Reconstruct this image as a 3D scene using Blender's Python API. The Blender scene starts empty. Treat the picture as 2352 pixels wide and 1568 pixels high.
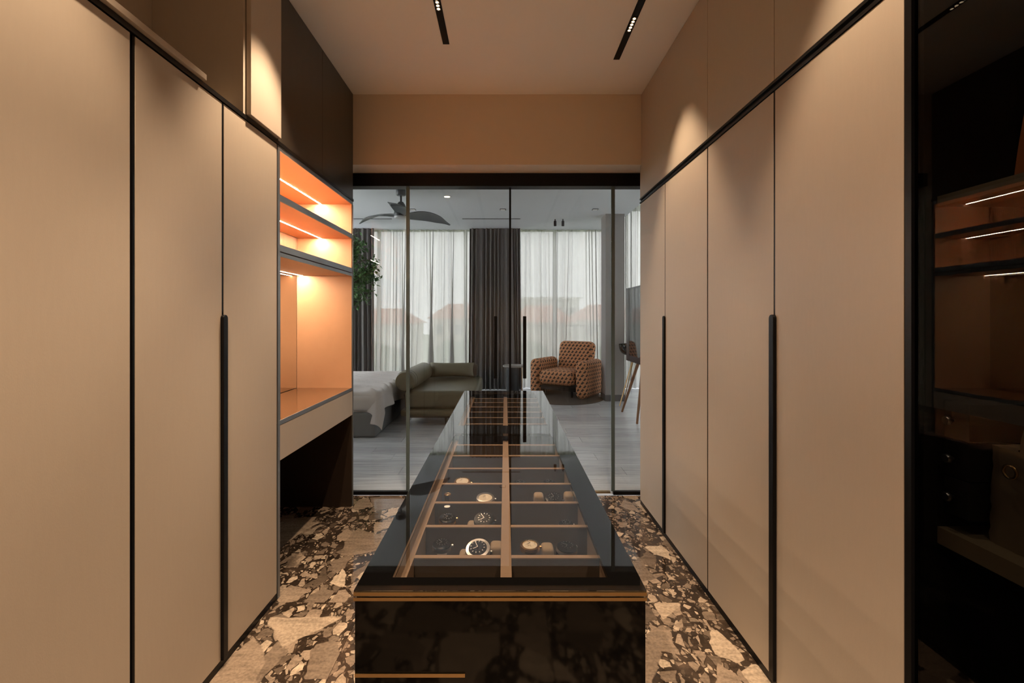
import bpy, bmesh, math, random
from mathutils import Vector, Matrix, Euler
random.seed(7)
R = math.radians
S = bpy.context.scene
COL = S.collection

# ------------------------------------------------------------------ camera
FPX = 1045.33                                  # 16 mm lens on a 2352 px wide frame
cam_d = bpy.data.cameras.new('camera'); cam = bpy.data.objects.new('camera', cam_d); COL.objects.link(cam)
cam.location = (0, 0, 1.30); cam.rotation_euler = (R(90), 0, 0)
cam_d.sensor_width = 36; cam_d.lens = 16; cam_d.clip_start = 0.01; cam_d.clip_end = 500
cam_d.shift_x = 16 / 2352; cam_d.shift_y = -54 / 2352
S.camera = cam
# ------------------------------------------------------------------ world: flat overcast sky
W = bpy.data.worlds.new('overcast'); S.world = W; W.use_nodes = True
bg = W.node_tree.nodes['Background']; bg.inputs[0].default_value = (0.97, 0.97, 0.98, 1); bg.inputs[1].default_value = 2.0
# ------------------------------------------------------------------ exposure and render settings that are not size / samples
S.view_settings.view_transform = 'Standard'; S.view_settings.look = 'None'
S.view_settings.exposure = 1.22; S.view_settings.gamma = 1; S.view_settings.use_curve_mapping = False
S.cycles.max_bounces = 8; S.cycles.diffuse_bounces = 4; S.cycles.glossy_bounces = 4
S.cycles.transmission_bounces = 8; S.cycles.transparent_max_bounces = 32
S.cycles.caustics_reflective = False; S.cycles.caustics_refractive = False
S.cycles.sample_clamp_indirect = 4.0; S.cycles.use_denoising = True; S.cycles.adaptive_threshold = 0.08
WARM = (1.0, 0.745, 0.50)
SPOT_W = 37.0

# ================================================================== helpers
def srgb(r, g, b):
    f = lambda c: (c/255/12.92) if c/255 <= 0.04045 else ((c/255+0.055)/1.055)**2.4
    return (f(r), f(g), f(b), 1)

MATS = {}
def mat(name):
    m = bpy.data.materials.new(name); m.use_nodes = True; MATS[name] = m
    nt = m.node_tree
    return m, nt, nt.nodes, nt.links

def P(name, col, rough=0.5, metal=0.0, spec=0.5, ior=None, coat=0.0, noise=None, bump=None, emit=None, sheen=0.0):
    """principled material; noise=(scale, amount, stretch) modulates the colour, bump=(scale, strength, stretch)"""
    m, nt, N, L = mat(name); b = N['Principled BSDF']
    c = col if len(col) == 4 else (*col, 1)
    b.inputs['Base Color'].default_value = c; b.inputs['Roughness'].default_value = rough
    b.inputs['Metallic'].default_value = metal; b.inputs['Specular IOR Level'].default_value = spec
    if ior: b.inputs['IOR'].default_value = ior
    if coat: b.inputs['Coat Weight'].default_value = coat; b.inputs['Coat Roughness'].default_value = 0.03
    if sheen: b.inputs['Sheen Weight'].default_value = sheen
    if emit: b.inputs['Emission Color'].default_value = (*emit[0], 1); b.inputs['Emission Strength'].default_value = emit[1]
    if noise or bump:
        tc = N.new('ShaderNodeTexCoord')
    if noise:
        sc, am, st = noise
        mp = N.new('ShaderNodeMapping'); mp.inputs['Scale'].default_value = st; L.new(tc.outputs['Object'], mp.inputs[0])
        nz = N.new('ShaderNodeTexNoise'); nz.inputs['Scale'].default_value = sc; nz.inputs['Detail'].default_value = 4; L.new(mp.outputs[0], nz.inputs[0])
        mx = N.new('ShaderNodeMix'); mx.data_type = 'RGBA'
        mx.inputs[6].default_value = tuple(x*(1-am) for x in c[:3]) + (1,); mx.inputs[7].default_value = tuple(min(1, x*(1+am)) for x in c[:3]) + (1,)
        L.new(nz.outputs[0], mx.inputs[0]); L.new(mx.outputs[2], b.inputs['Base Color'])
    if bump:
        sc, stg, st = bump
        mp = N.new('ShaderNodeMapping'); mp.inputs['Scale'].default_value = st; L.new(tc.outputs['Object'], mp.inputs[0])
        nz = N.new('ShaderNodeTexNoise'); nz.inputs['Scale'].default_value = sc; nz.inputs['Detail'].default_value = 3; L.new(mp.outputs[0], nz.inputs[0])
        bp = N.new('ShaderNodeBump'); bp.inputs['Strength'].default_value = stg; bp.inputs['Distance'].default_value = 0.004
        L.new(nz.outputs[0], bp.inputs['Height']); L.new(bp.outputs[0], b.inputs['Normal'])
    return m

def thin_glass(name, tint, ior=1.5, rough=0.0):
    m, nt, N, L = mat(name)
    N.remove(N['Principled BSDF']); out = N['Material Output']
    t = N.new('ShaderNodeBsdfTransparent'); t.inputs[0].default_value = (*tint, 1)
    g = N.new('ShaderNodeBsdfGlossy'); g.inputs['Roughness'].default_value = rough
    fr = N.new('ShaderNodeFresnel'); fr.inputs[0].default_value = ior
    mx = N.new('ShaderNodeMixShader'); 
    ge = N.new('ShaderNodeNewGeometry'); sb = N.new('ShaderNodeMath'); sb.operation = 'SUBTRACT'; sb.inputs[0].default_value = 1.0; L.new(ge.outputs['Backfacing'], sb.inputs[1])
    mu = N.new('ShaderNodeMath'); mu.operation = 'MULTIPLY'; L.new(fr.outputs[0], mu.inputs[0]); L.new(sb.outputs[0], mu.inputs[1])   # a pane reflects once, at its front skin
    L.new(mu.outputs[0], mx.inputs[0]); L.new(t.outputs[0], mx.inputs[1]); L.new(g.outputs[0], mx.inputs[2])
    L.new(mx.outputs[0], out.inputs[0])
    return m

def emit_mat(name, col, strength):
    m, nt, N, L = mat(name)
    N.remove(N['Principled BSDF'])
    e = N.new('ShaderNodeEmission'); e.inputs[0].default_value = (*col, 1); e.inputs[1].default_value = strength
    L.new(e.outputs[0], N['Material Output'].inputs[0])
    return m

# ------------------------------------------------------------------ mesh builder
class MB:
    def __init__(s): s.v = []; s.f = []
    def add(s, vs, fs):
        o = len(s.v); s.v += [tuple(p) for p in vs]; s.f += [tuple(i+o for i in f) for f in fs]; return s
    def box(s, x0, x1, y0, y1, z0, z1):
        return s.add([(x0,y0,z0),(x1,y0,z0),(x1,y1,z0),(x0,y1,z0),(x0,y0,z1),(x1,y0,z1),(x1,y1,z1),(x0,y1,z1)],
                     [(0,3,2,1),(4,5,6,7),(0,1,5,4),(1,2,6,5),(2,3,7,6),(3,0,4,7)])
    def tube(s, pts, r, n=10, caps=True):
        pts = [Vector(p) for p in pts]; rs = r if isinstance(r, (list, tuple)) else [r]*len(pts)
        vs = []; fs = []; up = None
        for i, p in enumerate(pts):
            d = (pts[min(i+1, len(pts)-1)] - pts[max(i-1, 0)]).normalized()
            if up is None:
                up = Vector((0,0,1)) if abs(d.z) < 0.9 else Vector((0,1,0))
            a = d.cross(up).normalized(); b = a.cross(d).normalized(); up = b
            for k in range(n):
                t = 2*math.pi*k/n; vs.append(p + a*math.cos(t)*rs[i] + b*math.sin(t)*rs[i])
        for i in range(len(pts)-1):
            for k in range(n):
                fs.append((i*n+k, i*n+(k+1)%n, (i+1)*n+(k+1)%n, (i+1)*n+k))
        if caps:
            fs.append(tuple(range(n))[::-1]); fs.append(tuple((len(pts)-1)*n+k for k in range(n)))
        return s.add(vs, fs)
    def lathe(s, prof, c=(0,0,0), n=24, axis='z'):
        vs = []; fs = []
        for r, h in prof:
            for k in range(n):
                t = 2*math.pi*k/n; x, y, z = r*math.cos(t), r*math.sin(t), h
                if axis == 'x': x, y, z = z, x, y
                if axis == 'y': x, y, z = y, z, x
                vs.append((x+c[0], y+c[1], z+c[2]))
        for i in range(len(prof)-1):
            for k in range(n):
                fs.append((i*n+k, i*n+(k+1)%n, (i+1)*n+(k+1)%n, (i+1)*n+k))
        fs.append(tuple(range(n))[::-1]); fs.append(tuple((len(prof)-1)*n+k for k in range(n)))
        return s.add(vs, fs)
    def prism(s, poly, z0, z1):
        n = len(poly)
        return s.add([(x,y,z0) for x,y in poly]+[(x,y,z1) for x,y in poly],
                     [tuple(range(n))[::-1], tuple(range(n,2*n))]+[(i,(i+1)%n,n+(i+1)%n,n+i) for i in range(n)])
    def xf(s, M):
        s.v = [tuple(M @ Vector(p)) for p in s.v]; return s
    def build(s, name, m, parent=None, bevel=0, seg=2, smooth=None, local=False, boxuv=None, subsurf=0):
        vs = s.v; par = Vector((0,0,0))
        if parent is not None and not local:
            q = parent
            while q is not None: par += q.location; q = q.parent
        lo = Vector((min(p[0] for p in vs), min(p[1] for p in vs), min(p[2] for p in vs)))
        hi = Vector((max(p[0] for p in vs), max(p[1] for p in vs), max(p[2] for p in vs)))
        c = (lo+hi)/2
        if parent is None: c.z = lo.z
        me = bpy.data.meshes.new(name); me.from_pydata([tuple(Vector(p)-c) for p in vs], [], s.f)
        bm = bmesh.new(); bm.from_mesh(me)
        bmesh.ops.recalc_face_normals(bm, faces=bm.faces)
        if bevel:
            es = [e for e in bm.edges if len(e.link_faces) == 2 and e.calc_face_angle(0) > 0.5]
            bmesh.ops.bevel(bm, geom=es, offset=bevel, segments=seg, profile=0.5, affect='EDGES', clamp_overlap=True)
        if boxuv:
            uv = bm.loops.layers.uv.new('UVMap')
            for f in bm.faces:
                n = f.normal; a = max(range(3), key=lambda i: abs(n[i]))
                for l in f.loops:
                    p = l.vert.co + c
                    l[uv].uv = ((p.y, p.z) if a == 0 else (p.x, p.z) if a == 1 else (p.x, p.y))
        bm.to_mesh(me); bm.free()
        me.materials.append(MATS[m] if isinstance(m, str) else m)
        o = bpy.data.objects.new(name, me); COL.objects.link(o)
        if parent is not None: o.parent = parent; o.location = c - par
        else: o.location = c
        if smooth is None: smooth = bool(bevel) and seg > 2
        if smooth:
            for p_ in me.polygons: p_.use_smooth = True
            if not subsurf: me.set_sharp_from_angle(angle=R(50))
        if subsurf:
            md = o.modifiers.new('subdivision', 'SUBSURF'); md.levels = subsurf; md.render_levels = subsurf
        return o

def tag(o, label, cat=None, group=None, kind=None):
    if label: o['label'] = label
    if cat: o['category'] = cat
    if group: o['group'] = group
    if kind: o['kind'] = kind
    return o
def thing(name, label, cat, loc=(0,0,0), rz=0, group=None, kind=None):
    o = bpy.data.objects.new(name, None); COL.objects.link(o); o.empty_display_size = 0.1
    o.location = loc; o.rotation_euler = (0, 0, rz)
    return tag(o, label, cat, group, kind)
def struct(o, label=None): o['kind'] = 'structure'; return tag(o, label)
def bx(name, m, parent, *d, bevel=0, seg=2, **k): return MB().box(*d).build(name, m, parent, bevel, seg, **k)
def px(x, Y): return (x-1160)*Y/FPX                 # photo column at depth Y -> world x
def pz(y, Y): return 1.30-(y-730)*Y/FPX

# ================================================================== materials
P('laminate', (0.53, 0.44, 0.355), 0.42, spec=0.4, noise=(90, 0.03, (1, 1, 0.15)), bump=(420, 0.05, (1, 1, 0.4)))
P('upper_laminate', (0.49, 0.415, 0.335), 0.45, spec=0.4, noise=(90, 0.03, (1, 1, 0.15)))
P('carcass', (0.20, 0.16, 0.115), 0.6)
P('dark_veneer', (0.050, 0.040, 0.031), 0.32, noise=(20, 0.2, (1, 1, 0.1)))
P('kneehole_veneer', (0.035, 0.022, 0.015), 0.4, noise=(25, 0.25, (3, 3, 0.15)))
P('black_metal', (0.005, 0.005, 0.006), 0.4, spec=0.2)
P('rail_metal', (0.02, 0.02, 0.021), 0.3, metal=0.6)
P('steel_frame', (0.27, 0.285, 0.30), 0.42, metal=0.75)
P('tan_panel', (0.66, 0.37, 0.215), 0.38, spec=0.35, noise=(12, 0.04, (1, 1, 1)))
P('fluted_wood', (0.42, 0.20, 0.10), 0.45, noise=(30, 0.2, (1, 1, 0.1)))
P('mirror', (0.80, 0.78, 0.75), 0.02, metal=1.0)
P('counter_glass', (0.16, 0.075, 0.035), 0.06, spec=0.6)
P('black_glass', (0.0030, 0.0028, 0.0028), 0.02, ior=2.4)
P('black_panel', (0.0025, 0.0024, 0.0024), 0.05, ior=1.33)
P('bronze', (0.50, 0.34, 0.17), 0.28, metal=1.0)
P('suede', (0.085, 0.066, 0.050), 0.9, sheen=0.2)
P('tray_divider', (0.27, 0.195, 0.14), 0.55)
P('pillow_cream', (0.26, 0.205, 0.145), 0.8)
P('steel', (0.50, 0.50, 0.50), 0.28, metal=1.0)
P('gold', (0.80, 0.55, 0.26), 0.2, metal=1.0)
P('watch_black', (0.01, 0.01, 0.012), 0.15, ior=1.7)
P('dial_blue', (0.012, 0.016, 0.03), 0.5, spec=0.15)
P('dial_cream', (0.65, 0.6, 0.5), 0.3)
P('strap_black', (0.012, 0.011, 0.01), 0.45)
P('strap_brown', (0.10, 0.045, 0.02), 0.5)
P('closet_ceiling', (0.93, 0.885, 0.83), 0.75)
P('closet_wall', (0.70, 0.57, 0.44), 0.7)
P('bed_ceiling', (0.58, 0.61, 0.64), 0.8)
P('bed_wall', (0.70, 0.70, 0.68), 0.8)
P('column_plaster', (0.30, 0.29, 0.285), 0.8)
P('dark_skirting', (0.10, 0.10, 0.105), 0.5)
P('glass_edge', (0.10, 0.145, 0.16), 0.15)
thin_glass('clear_glass', (0.975, 0.982, 0.985), 1.5)
thin_glass('window_glass', (0.985, 0.99, 0.99), 1.5)
thin_glass('showcase_glass', (0.88, 0.86, 0.84), 2.4)
thin_glass('smoked_glass', (0.48, 0.485, 0.49), 1.45)
emit_mat('led', (1.0, 0.74, 0.50), 230.0)
emit_mat('lamp_face', (1.0, 0.74, 0.48), 2.2)
P('reflector', (0.7, 0.6, 0.45), 0.15, metal=1.0)
P('cabinet_inside', (0.028, 0.024, 0.02), 0.5)
P('shelf_cream', (0.40, 0.31, 0.19), 0.5)
P('quilted_leather', (0.34, 0.26, 0.17), 0.45)
P('orange_leather', (0.55, 0.17, 0.05), 0.5)
P('red_leather', (0.30, 0.02, 0.015), 0.5)
P('duvet', (0.50, 0.47, 0.45), 0.85, sheen=0.2, bump=(60, 0.15, (1, 1, 1)))
P('bed_fabric', (0.16, 0.165, 0.165), 0.9)
P('olive_leather', (0.135, 0.120, 0.074), 0.42, noise=(14, 0.12, (1, 1, 1)), bump=(50, 0.12, (1, 1, 1)))
P('olive_dark', (0.075, 0.070, 0.045), 0.45)
P('olive_cushion', (0.150, 0.140, 0.092), 0.6)
P('brown_leather', (0.065, 0.048, 0.036), 0.5)
P('rug_brown', (0.085, 0.066, 0.052), 0.95, bump=(200, 0.6, (1, 1, 1)))
P('drape_dark', (0.16, 0.152, 0.147), 0.95)
P('fan_grey', (0.075, 0.085, 0.095), 0.3)
P('fan_light', (0.45, 0.48, 0.5), 0.35)
P('wood_leg', (0.22, 0.105, 0.05), 0.4, noise=(30, 0.2, (1, 1, 0.2)))
P('screen', (0.006, 0.007, 0.009), 0.04, ior=1.8)
P('tv_bezel', (0.018, 0.02, 0.026), 0.3)
P('leaf', (0.060, 0.150, 0.040), 0.35, noise=(9, 0.5, (1, 1, 1)))
P('bark', (0.10, 0.07, 0.05), 0.9)
P('pot', (0.30, 0.29, 0.28), 0.7)
P('table_stone', (0.24, 0.23, 0.22), 0.4)
P('alu_dark', (0.045, 0.047, 0.05), 0.4, metal=0.5)
P('house_white', (0.72, 0.70, 0.66), 0.9)
P('house_cream', (0.66, 0.58, 0.50), 0.9)
P('roof_tile', (0.50, 0.20, 0.13), 0.9, noise=(2, 0.25, (1, 1, 1)))
P('house_window', (0.05, 0.06, 0.07), 0.2)
P('garden', (0.16, 0.20, 0.10), 1.0, noise=(0.15, 0.5, (1, 1, 1)))
P('tree_far', (0.06, 0.11, 0.045), 1.0, noise=(0.8, 0.4, (1, 1, 1)))

def make_sheer():
    m, nt, N, L = mat('sheer'); N.remove(N['Principled BSDF'])
    d = N.new('ShaderNodeBsdfDiffuse'); d.inputs[0].default_value = (0.72, 0.715, 0.70, 1)
    t = N.new('ShaderNodeBsdfTranslucent'); t.inputs[0].default_value = (0.37, 0.365, 0.35, 1)
    tr = N.new('ShaderNodeBsdfTransparent'); tr.inputs[0].default_value = (1, 1, 1, 1)
    m1 = N.new('ShaderNodeMixShader'); m1.inputs[0].default_value = 0.6
    L.new(d.outputs[0], m1.inputs[1]); L.new(t.outputs[0], m1.inputs[2])
    m2 = N.new('ShaderNodeMixShader'); m2.inputs[0].default_value = 0.07
    L.new(m1.outputs[0], m2.inputs[1]); L.new(tr.outputs[0], m2.inputs[2]); L.new(m2.outputs[0], N['Material Output'].inputs[0])
make_sheer()

def make_breccia():
    m, nt, N, L = mat('breccia'); b = N['Principled BSDF']
    tc = N.new('ShaderNodeTexCoord'); oi = N.new('ShaderNodeObjectInfo')
    mul = N.new('ShaderNodeVectorMath'); mul.operation = 'MULTIPLY_ADD'
    cx = N.new('ShaderNodeCombineXYZ'); L.new(oi.outputs['Random'], cx.inputs[0]); L.new(oi.outputs['Random'], cx.inputs[1])
    L.new(cx.outputs[0], mul.inputs[0]); mul.inputs[1].default_value = (37, 71, 0); L.new(tc.outputs['Object'], mul.inputs[2])
    # angular distortion of the coordinates
    nz = N.new('ShaderNodeTexNoise'); nz.inputs['Scale'].default_value = 6; nz.inputs['Detail'].default_value = 3; L.new(mul.outputs[0], nz.inputs[0])
    ds = N.new('ShaderNodeVectorMath'); ds.operation = 'MULTIPLY_ADD'; L.new(nz.outputs['Color'], ds.inputs[0]); ds.inputs[1].default_value = (0.07, 0.07, 0); L.new(mul.outputs[0], ds.inputs[2])
    def layer(scale, stretch, rot, thr_lo, thr_hi, cut):
        mp = N.new('ShaderNodeMapping'); mp.inputs['Scale'].default_value = stretch; mp.inputs['Rotation'].default_value = (0, 0, rot); L.new(ds.outputs[0], mp.inputs[0])
        v = N.new('ShaderNodeTexVoronoi'); v.voronoi_dimensions = '2D'; v.feature = 'F1'; v.inputs['Scale'].default_value = scale; L.new(mp.outputs[0], v.inputs['Vector'])
        e = N.new('ShaderNodeTexVoronoi'); e.voronoi_dimensions = '2D'; e.feature = 'DISTANCE_TO_EDGE'; e.inputs['Scale'].default_value = scale; L.new(mp.outputs[0], e.inputs['Vector'])
        sep = N.new('ShaderNodeSeparateColor'); L.new(v.outputs['Color'], sep.inputs[0])
        # margin of the clast varies per cell
        mm = N.new('ShaderNodeMath'); mm.operation = 'MULTIPLY'; L.new(sep.outputs[1], mm.inputs[0]); mm.inputs[1].default_value = cut
        sb = N.new('ShaderNodeMath'); sb.operation = 'SUBTRACT'; L.new(e.outputs[0], sb.inputs[0]); L.new(mm.outputs[0], sb.inputs[1])
        st = N.new('ShaderNodeMapRange'); st.inputs[1].default_value = 0.0; st.inputs[2].default_value = 0.018; L.new(sb.outputs[0], st.inputs[0])
        is_ = N.new('ShaderNodeMapRange'); is_.inputs[1].default_value = thr_lo; is_.inputs[2].default_value = thr_hi; L.new(sep.outputs[0], is_.inputs[0])
        a = N.new('ShaderNodeMath'); a.operation = 'MULTIPLY'; L.new(st.outputs[0], a.inputs[0]); L.new(is_.outputs[0], a.inputs[1])
        return a.outputs[0], sep.outputs[2]
    big, bigc = layer(4.0, (1, 0.7, 1), 0.6, 0.58, 0.60, 0.18)
    mid, midc = layer(9.5, (1, 0.62, 1), -0.4, 0.50, 0.53, 0.22)
    sml, smlc = layer(24, (1, 0.7, 1), 0.9, 0.42, 0.5, 0.34)
    tin, tinc = layer(62, (1, 0.7, 1), 0.2, 0.45, 0.55, 0.36)
    def ramp(fac, stops):
        r = N.new('ShaderNodeValToRGB'); r.color_ramp.interpolation = 'LINEAR'
        while len(r.color_ramp.elements) < len(stops): r.color_ramp.elements.new(0.5)
        for el, (p, c) in zip(r.color_ramp.elements, stops): el.position = p; el.color = c
        L.new(fac, r.inputs[0]); return r.outputs[0]
    stone = [(0.0, srgb(98, 84, 72)), (0.35, srgb(142, 124, 108)), (0.7, srgb(176, 155, 135)), (1.0, srgb(214, 193, 169))]
    cb, cm, cs, ct = ramp(bigc, stone), ramp(midc, stone), ramp(smlc, stone), ramp(tinc, stone)
    # ground mass: dark brown, mottled
    n2 = N.new('ShaderNodeTexNoise'); n2.inputs['Scale'].default_value = 8; n2.inputs['Detail'].default_value = 8; L.new(mul.outputs[0], n2.inputs[0])
    ground = ramp(n2.outputs[0], [(0.3, srgb(44, 36, 30)), (0.55, srgb(66, 54, 45)), (0.8, srgb(98, 82, 69))])
    def mixc(fac, a, c):
        mx = N.new('ShaderNodeMix'); mx.data_type = 'RGBA'; L.new(fac, mx.inputs[0]); L.new(a, mx.inputs[6]); L.new(c, mx.inputs[7]); return mx.outputs[2]
    c = mixc(tin, ground, ct); c = mixc(sml, c, cs); c = mixc(mid, c, cm); c = mixc(big, c, cb)
    # fine grain, veins inside the clasts
    n3 = N.new('ShaderNodeTexNoise'); n3.inputs['Scale'].default_value = 90; n3.inputs['Detail'].default_value = 6; L.new(mul.outputs[0], n3.inputs[0])
    mp3 = N.new('ShaderNodeMapping'); mp3.inputs['Scale'].default_value = (6, 28, 1); mp3.inputs['Rotation'].default_value = (0, 0, 0.5); L.new(ds.outputs[0], mp3.inputs[0])
    n4 = N.new('ShaderNodeTexNoise'); n4.inputs['Scale'].default_value = 1.3; n4.inputs['Detail'].default_value = 7; L.new(mp3.outputs[0], n4.inputs[0])
    ad = N.new('ShaderNodeMath'); ad.operation = 'ADD'; L.new(n3.outputs[0], ad.inputs[0]); L.new(n4.outputs[0], ad.inputs[1])
    g = N.new('ShaderNodeMapRange'); g.inputs[1].default_value = 0.72; g.inputs[2].default_value = 1.22; g.inputs[3].default_value = 0.58; g.inputs[4].default_value = 1.12; L.new(ad.outputs[0], g.inputs[0])
    mg = N.new('ShaderNodeMix'); mg.data_type = 'RGBA'; mg.blend_type = 'MULTIPLY'; mg.inputs[0].default_value = 1
    L.new(c, mg.inputs[6]); L.new(g.outputs[0], mg.inputs[7])
    L.new(mg.outputs[2], b.inputs['Base Color'])
    b.inputs['Roughness'].default_value = 0.05; b.inputs['IOR'].default_value = 1.55
make_breccia()

def make_plank():
    m, nt, N, L = mat('plank_grey'); b = N['Principled BSDF']
    tc = N.new('ShaderNodeTexCoord'); oi = N.new('ShaderNodeObjectInfo')
    ad = N.new('ShaderNodeVectorMath'); ad.operation = 'MULTIPLY_ADD'
    cx = N.new('ShaderNodeCombineXYZ'); L.new(oi.outputs['Random'], cx.inputs[0]); L.new(oi.outputs['Random'], cx.inputs[1])
    L.new(cx.outputs[0], ad.inputs[0]); ad.inputs[1].default_value = (31, 17, 0); L.new(tc.outputs['Object'], ad.inputs[2])
    mp = N.new('ShaderNodeMapping'); mp.inputs['Scale'].default_value = (1.2, 22, 1); L.new(ad.outputs[0], mp.inputs[0])
    nz = N.new('ShaderNodeTexNoise'); nz.inputs['Scale'].default_value = 2; nz.inputs['Detail'].default_value = 6; L.new(mp.outputs[0], nz.inputs[0])
    r = N.new('ShaderNodeValToRGB'); L.new(nz.outputs[0], r.inputs[0])
    r.color_ramp.elements[0].position = 0.3; r.color_ramp.elements[0].color = srgb(172, 174, 177)
    r.color_ramp.elements[1].position = 0.75; r.color_ramp.elements[1].color = srgb(214, 217, 221)
    mr = N.new('ShaderNodeMapRange'); mr.inputs[3].default_value = 0.86; mr.inputs[4].default_value = 1.08; L.new(oi.outputs['Random'], mr.inputs[0])
    mx = N.new('ShaderNodeMix'); mx.data_type = 'RGBA'; mx.blend_type = 'MULTIPLY'; mx.inputs[0].default_value = 1
    L.new(r.outputs[0], mx.inputs[6]); L.new(mr.outputs[0], mx.inputs[7]); L.new(mx.outputs[2], b.inputs['Base Color'])
    b.inputs['Roughness'].default_value = 0.26; b.inputs['IOR'].default_value = 1.65
make_plank()

def make_tweed(name, light, dark, size):
    """woven houndstooth-like ticks on the box-projected UVs"""
    m, nt, N, L = mat(name); b = N['Principled BSDF']
    uv = N.new('ShaderNodeTexCoord'); sp = N.new('ShaderNodeSeparateXYZ'); L.new(uv.outputs['UV'], sp.inputs[0])
    def M(op, a, c=None):
        n = N.new('ShaderNodeMath'); n.operation = op
        for i, q in enumerate((a, c)):
            if q is None: continue
            if isinstance(q, (int, float)): n.inputs[i].default_value = q
            else: L.new(q, n.inputs[i])
        return n.outputs[0]
    u = M('DIVIDE', sp.outputs[0], size); v = M('DIVIDE', sp.outputs[1], size)
    v2 = M('MULTIPLY', v, 1.25); row = M('FLOOR', v2); fv = M('SUBTRACT', v2, row)
    off = M('MULTIPLY', M('FLOORED_MODULO', row, 2.0), 0.5)
    fu = M('FRACT', M('ADD', M('ADD', u, off), M('MULTIPLY', fv, -0.45)))
    body = M('MULTIPLY', M('LESS_THAN', fu, 0.46), M('MULTIPLY', M('GREATER_THAN', fv, 0.22), M('LESS_THAN', fv, 0.78)))
    fu2 = M('FRACT', M('ADD', M('ADD', u, off), M('MULTIPLY', fv, 0.6)))
    tail = M('MULTIPLY', M('LESS_THAN', fu2, 0.2), M('GREATER_THAN', fv, 0.5))
    k = M('MAXIMUM', body, tail)
    mx = N.new('ShaderNodeMix'); mx.data_type = 'RGBA'; L.new(k, mx.inputs[0]); mx.inputs[6].default_value = light; mx.inputs[7].default_value = dark
    L.new(mx.outputs[2], b.inputs['Base Color']); b.inputs['Roughness'].default_value = 0.9
make_tweed('tweed', (0.54, 0.245, 0.12, 1), (0.035, 0.022, 0.017, 1), 0.072)
make_tweed('tweed_small', (0.22, 0.12, 0.08, 1), (0.03, 0.022, 0.018, 1), 0.06)

# ================================================================== dimensions
XL, XR = -1.0526, 0.9455          # faces of the two cabinet runs
YB = 3.16                         # face of the beam over the glass partition
YG = 3.34                         # glass partition
CZ = 2.852                        # dressing room ceiling
BZ = 2.926                        # bedroom ceiling
RL0, RL1 = 2.104, 2.121           # rail, left run
RR0, RR1 = 2.098, 2.134           # rail, right run
DB = 0.032                        # bottom edge of doors
LY = [-1.0, -0.1, 0.45, 0.87, 1.2865, 1.6975, 2.103]
RY = [1.074, 1.599, 2.125, 2.692, 3.187]

# ================================================================== room shell
fl = thing('floor', 'polished brown breccia marble floor of large square tiles', None); fl['kind'] = 'structure'
xs = [-1.66, -1.46, -0.64, 0.18, 1.00, 1.56]; ys = [-1.6, -1.2, -0.38, 0.44, 1.26, 2.08, 2.90, 3.335]
for i in range(len(xs)-1):
    for j in range(len(ys)-1):
        bx('tile', 'breccia', fl, xs[i]+0.0008, xs[i+1]-0.0008, ys[j]+0.0008, ys[j+1]-0.0008, -0.02, 0.0)
bx('grout_bed', 'carcass', fl, -1.66, 1.56, -1.6, 3.335, -0.05, -0.0205)

fb = thing('floor_bedroom', 'grey wood plank floor of the bedroom', None); fb['kind'] = 'structure'
yy = 3.37; k = 0
while yy < 8.62:
    y1 = min(yy+0.2, 8.64); cuts = [-4.2]; x = -4.2 + random.uniform(0.5, 1.9)
    while x < 2.5: cuts.append(x); x += 1.9
    cuts.append(2.7)
    for a, c in zip(cuts, cuts[1:]):
        bx('plank', 'plank_grey', fb, a+0.0012, c-0.0012, yy+0.0012, y1-0.0012, -0.02, 0.0)
    yy += 0.2
bx('underlay', 'black_metal', fb, -4.2, 2.7, 3.37, 8.64, -0.05, -0.0205)

struct(bx('ceiling', 'closet_ceiling', None, -1.66, 1.56, -1.6, 3.16, CZ, CZ+0.1))
cb_ = MB()
struct(bx('ceiling_bedroom', 'bed_ceiling', None, -4.2, 1.88, 3.53, 8.52, BZ, BZ+0.1))
struct(bx('ceiling_pocket', 'bed_ceiling', None, 1.88, 2.7, 3.53, 8.7, 3.40, 3.5))
struct(bx('trim_ceiling_fascia', 'bed_ceiling', None, 1.88, 1.93, 3.53, 8.62, BZ+0.0, 3.40))
struct(bx('wall_left', 'closet_wall', None, -1.75, -1.665, -1.6, 3.15, 0, CZ+0.1))
struct(bx('wall_right', 'closet_wall', None, 1.565, 1.65, -1.6, 3.15, 0, CZ+0.1))
struct(bx('wall_back', 'closet_wall', None, -1.75, 1.65, -1.7, -1.605, 0, CZ+0.1))
struct(bx('wall_beam', 'closet_wall', None, -1.199, 1.084, YB, 3.52, 2.364, 3.05))
struct(bx('wall_partition_left', 'closet_wall', None, -4.2, -1.20, YB, 3.52, 0, 3.05))
struct(bx('wall_partition_right', 'closet_wall', None, 1.085, 2.7, YB+0.03, 3.52, 0, 3.05))
struct(bx('wall_bedroom_left', 'bed_wall', None, -4.3, -4.205, 3.4, 4.3, 0, 3.05))
struct(bx('trim_pelmet', 'bed_ceiling', None, -4.2, 1.9, 8.52, 8.60, BZ, 3.4))

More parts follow.
